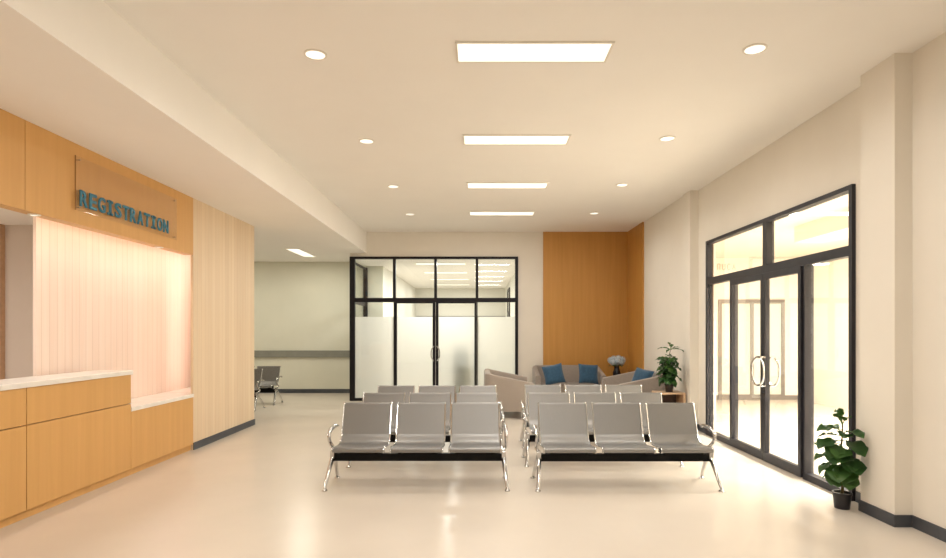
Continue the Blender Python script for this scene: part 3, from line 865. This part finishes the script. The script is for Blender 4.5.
for z, az, el, L, Wd in LV:
    leaf_on(pl, stem_at(z), R(az + rnd.uniform(-6, 6)), R(el), L, Wd * 1.2, 0.35 + rnd.uniform(-.1, .15), 'leaf_l' if z > 0.7 or rnd.random() < 0.35 else 'leaf', roll=R(rnd.uniform(-18, 18)))

p2 = empty('potted_green_plant', (3.06, 9.33, 0.57))
tag(p2, 'bushy green plant in brown pot on the oak side table', 'potted plant')
pot(p2, 0.058, 0.068, 0.13, 'brown_pot')
stem = spline([(0, 0, 0.11), (-0.01, 0, 0.25), (0.01, 0, 0.42), (0.0, 0, 0.58), (0.03, 0, 0.70)], 5)
MB().tube(stem, [0.010 - 0.006 * i / (len(stem) - 1) for i in range(len(stem))], 8).build('stem', 'stem', p2, True)
for i in range(72):
    t = (i + 0.5) / 72
    z = 0.20 + 0.36 * t
    az = i * 2.39996
    if math.cos(az) > 0.75: az += math.pi / 2
    sz = 1.0 - 0.25 * abs(t - 0.55)
    leaf_on(p2, stem_at(z), az, R(rnd.uniform(-30, 30)), rnd.uniform(0.14, 0.20) * sz, rnd.uniform(0.09, 0.12), rnd.uniform(0.2, 0.6), 'leaf' if rnd.random() < 0.8 else 'leaf_l', roll=R(rnd.uniform(-25, 25)))
for az, el, L in ((170, 22, .15), (-30, 12, .15), (60, 45, .12), (-100, 40, .12), (230, 5, .12), (10, 30, .10), (100, 70, .1)):
    leaf_on(p2, stem_at(0.68), R(az), R(el), L, 0.05, 0.5, 'leaf_l')

fl = empty('flower_vase', (2.94, 12.38, 0.53))
tag(fl, 'pale blue and white flowers in a small black vase before the amber panelling', 'flowers')
MB().lathe([(0.05, 0), (0.075, 0.05), (0.085, 0.12), (0.06, 0.20), (0.05, 0.24), (0.06, 0.27), (0.05, 0.27), (0.04, 0.235), (0.01, 0.23)], (0, 0, 0), 24).build('vase', 'vase', fl, True)
heads = [(-0.12, -0.04, 0.40), (0.0, -0.07, 0.43), (0.12, -0.03, 0.40), (-0.07, 0.05, 0.47), (0.06, 0.04, 0.48), (0.17, 0.03, 0.45), (-0.16, 0.04, 0.44), (0.0, 0.0, 0.38)]
for hx, hy, hz in heads:
    mb = MB(); b = mb.bm
    for k in range(46):
        zz = 1 - 2 * (k + .5) / 46; a = k * 2.39996; rr = math.sqrt(1 - zz * zz)
        d = Vector((rr * math.cos(a), rr * math.sin(a), zz)); c = d * 0.070
        t1 = d.orthogonal().normalized(); t2 = d.cross(t1)
        ph = rnd.uniform(0, 6.28)
        ctr = b.verts.new(c + d * -0.004)
        ring = []
        for q in range(8):
            an = ph + q * math.pi / 4; r_ = 0.019 if q % 2 == 0 else 0.010
            ring.append(b.verts.new(c + (t1 * math.cos(an) + t2 * math.sin(an)) * r_ + d * (0.006 if q % 2 == 0 else 0.0)))
        for q in range(8):
            b.faces.new((ctr, ring[q], ring[(q + 1) % 8]))
    mb2 = bmesh.ops.create_icosphere(b, subdivisions=1, radius=0.062)
    o = mb.build('flower_head', 'petal', fl)
    o.location = (hx * 0.72, hy * 0.8, 0.34 + (hz - 0.38) * 0.9)
st_ = MB()
for hx, hy, hz in heads:
    st_.tube([(0, 0, 0.2), (hx * .4, hy * .4, 0.30), (hx, hy, hz)], 0.004, 6)
st_.build('stems', 'stem', fl)
for az in (20, 95, 160, 230, 300):
    leaf_on(fl, (0, 0, 0.27), R(az), R(15), 0.12, 0.06, 0.4, 'leaf')

# ---------------------------------------------------------------- room behind the partition
cb = empty('cabinet', (-0.42, 13.28, 0))
tag(cb, 'grey green upright shape blurred behind the frosted door leaf', 'cabinet')
MB().box(-0.17, 0.17, -0.16, 0.16, 0.04, 1.22, 0.02).build('body', 'cab', cb)
MB().box(-0.16, 0.16, -0.175, -0.16, 0.06, 1.20, 0.006).build('door', 'cab', cb)
MB().box(-0.15, 0.15, -0.14, 0.14, 0.0, 0.04).build('plinth', 'beam', cb)
d5 = empty('door_5', (1.0, 18.6, 0))
tag(d5, 'black framed doorway deep in the room behind the glass', 'door', kind='structure')
MB().box(-0.04, 0.0, 0, 0.08, 0, 2.95).box(-0.04, 0.0, 1.1, 1.18, 0, 2.95).box(-0.04, 0, 0.08, 1.1, 2.87, 2.95).box(-0.04, 0, 0.08, 1.1, 2.1, 2.18).build('frame', 'frame', d5)
MB().box(-0.03, 0.0, 0.08, 1.1, 0, 2.1).build('door_leaf', 'frame', d5)
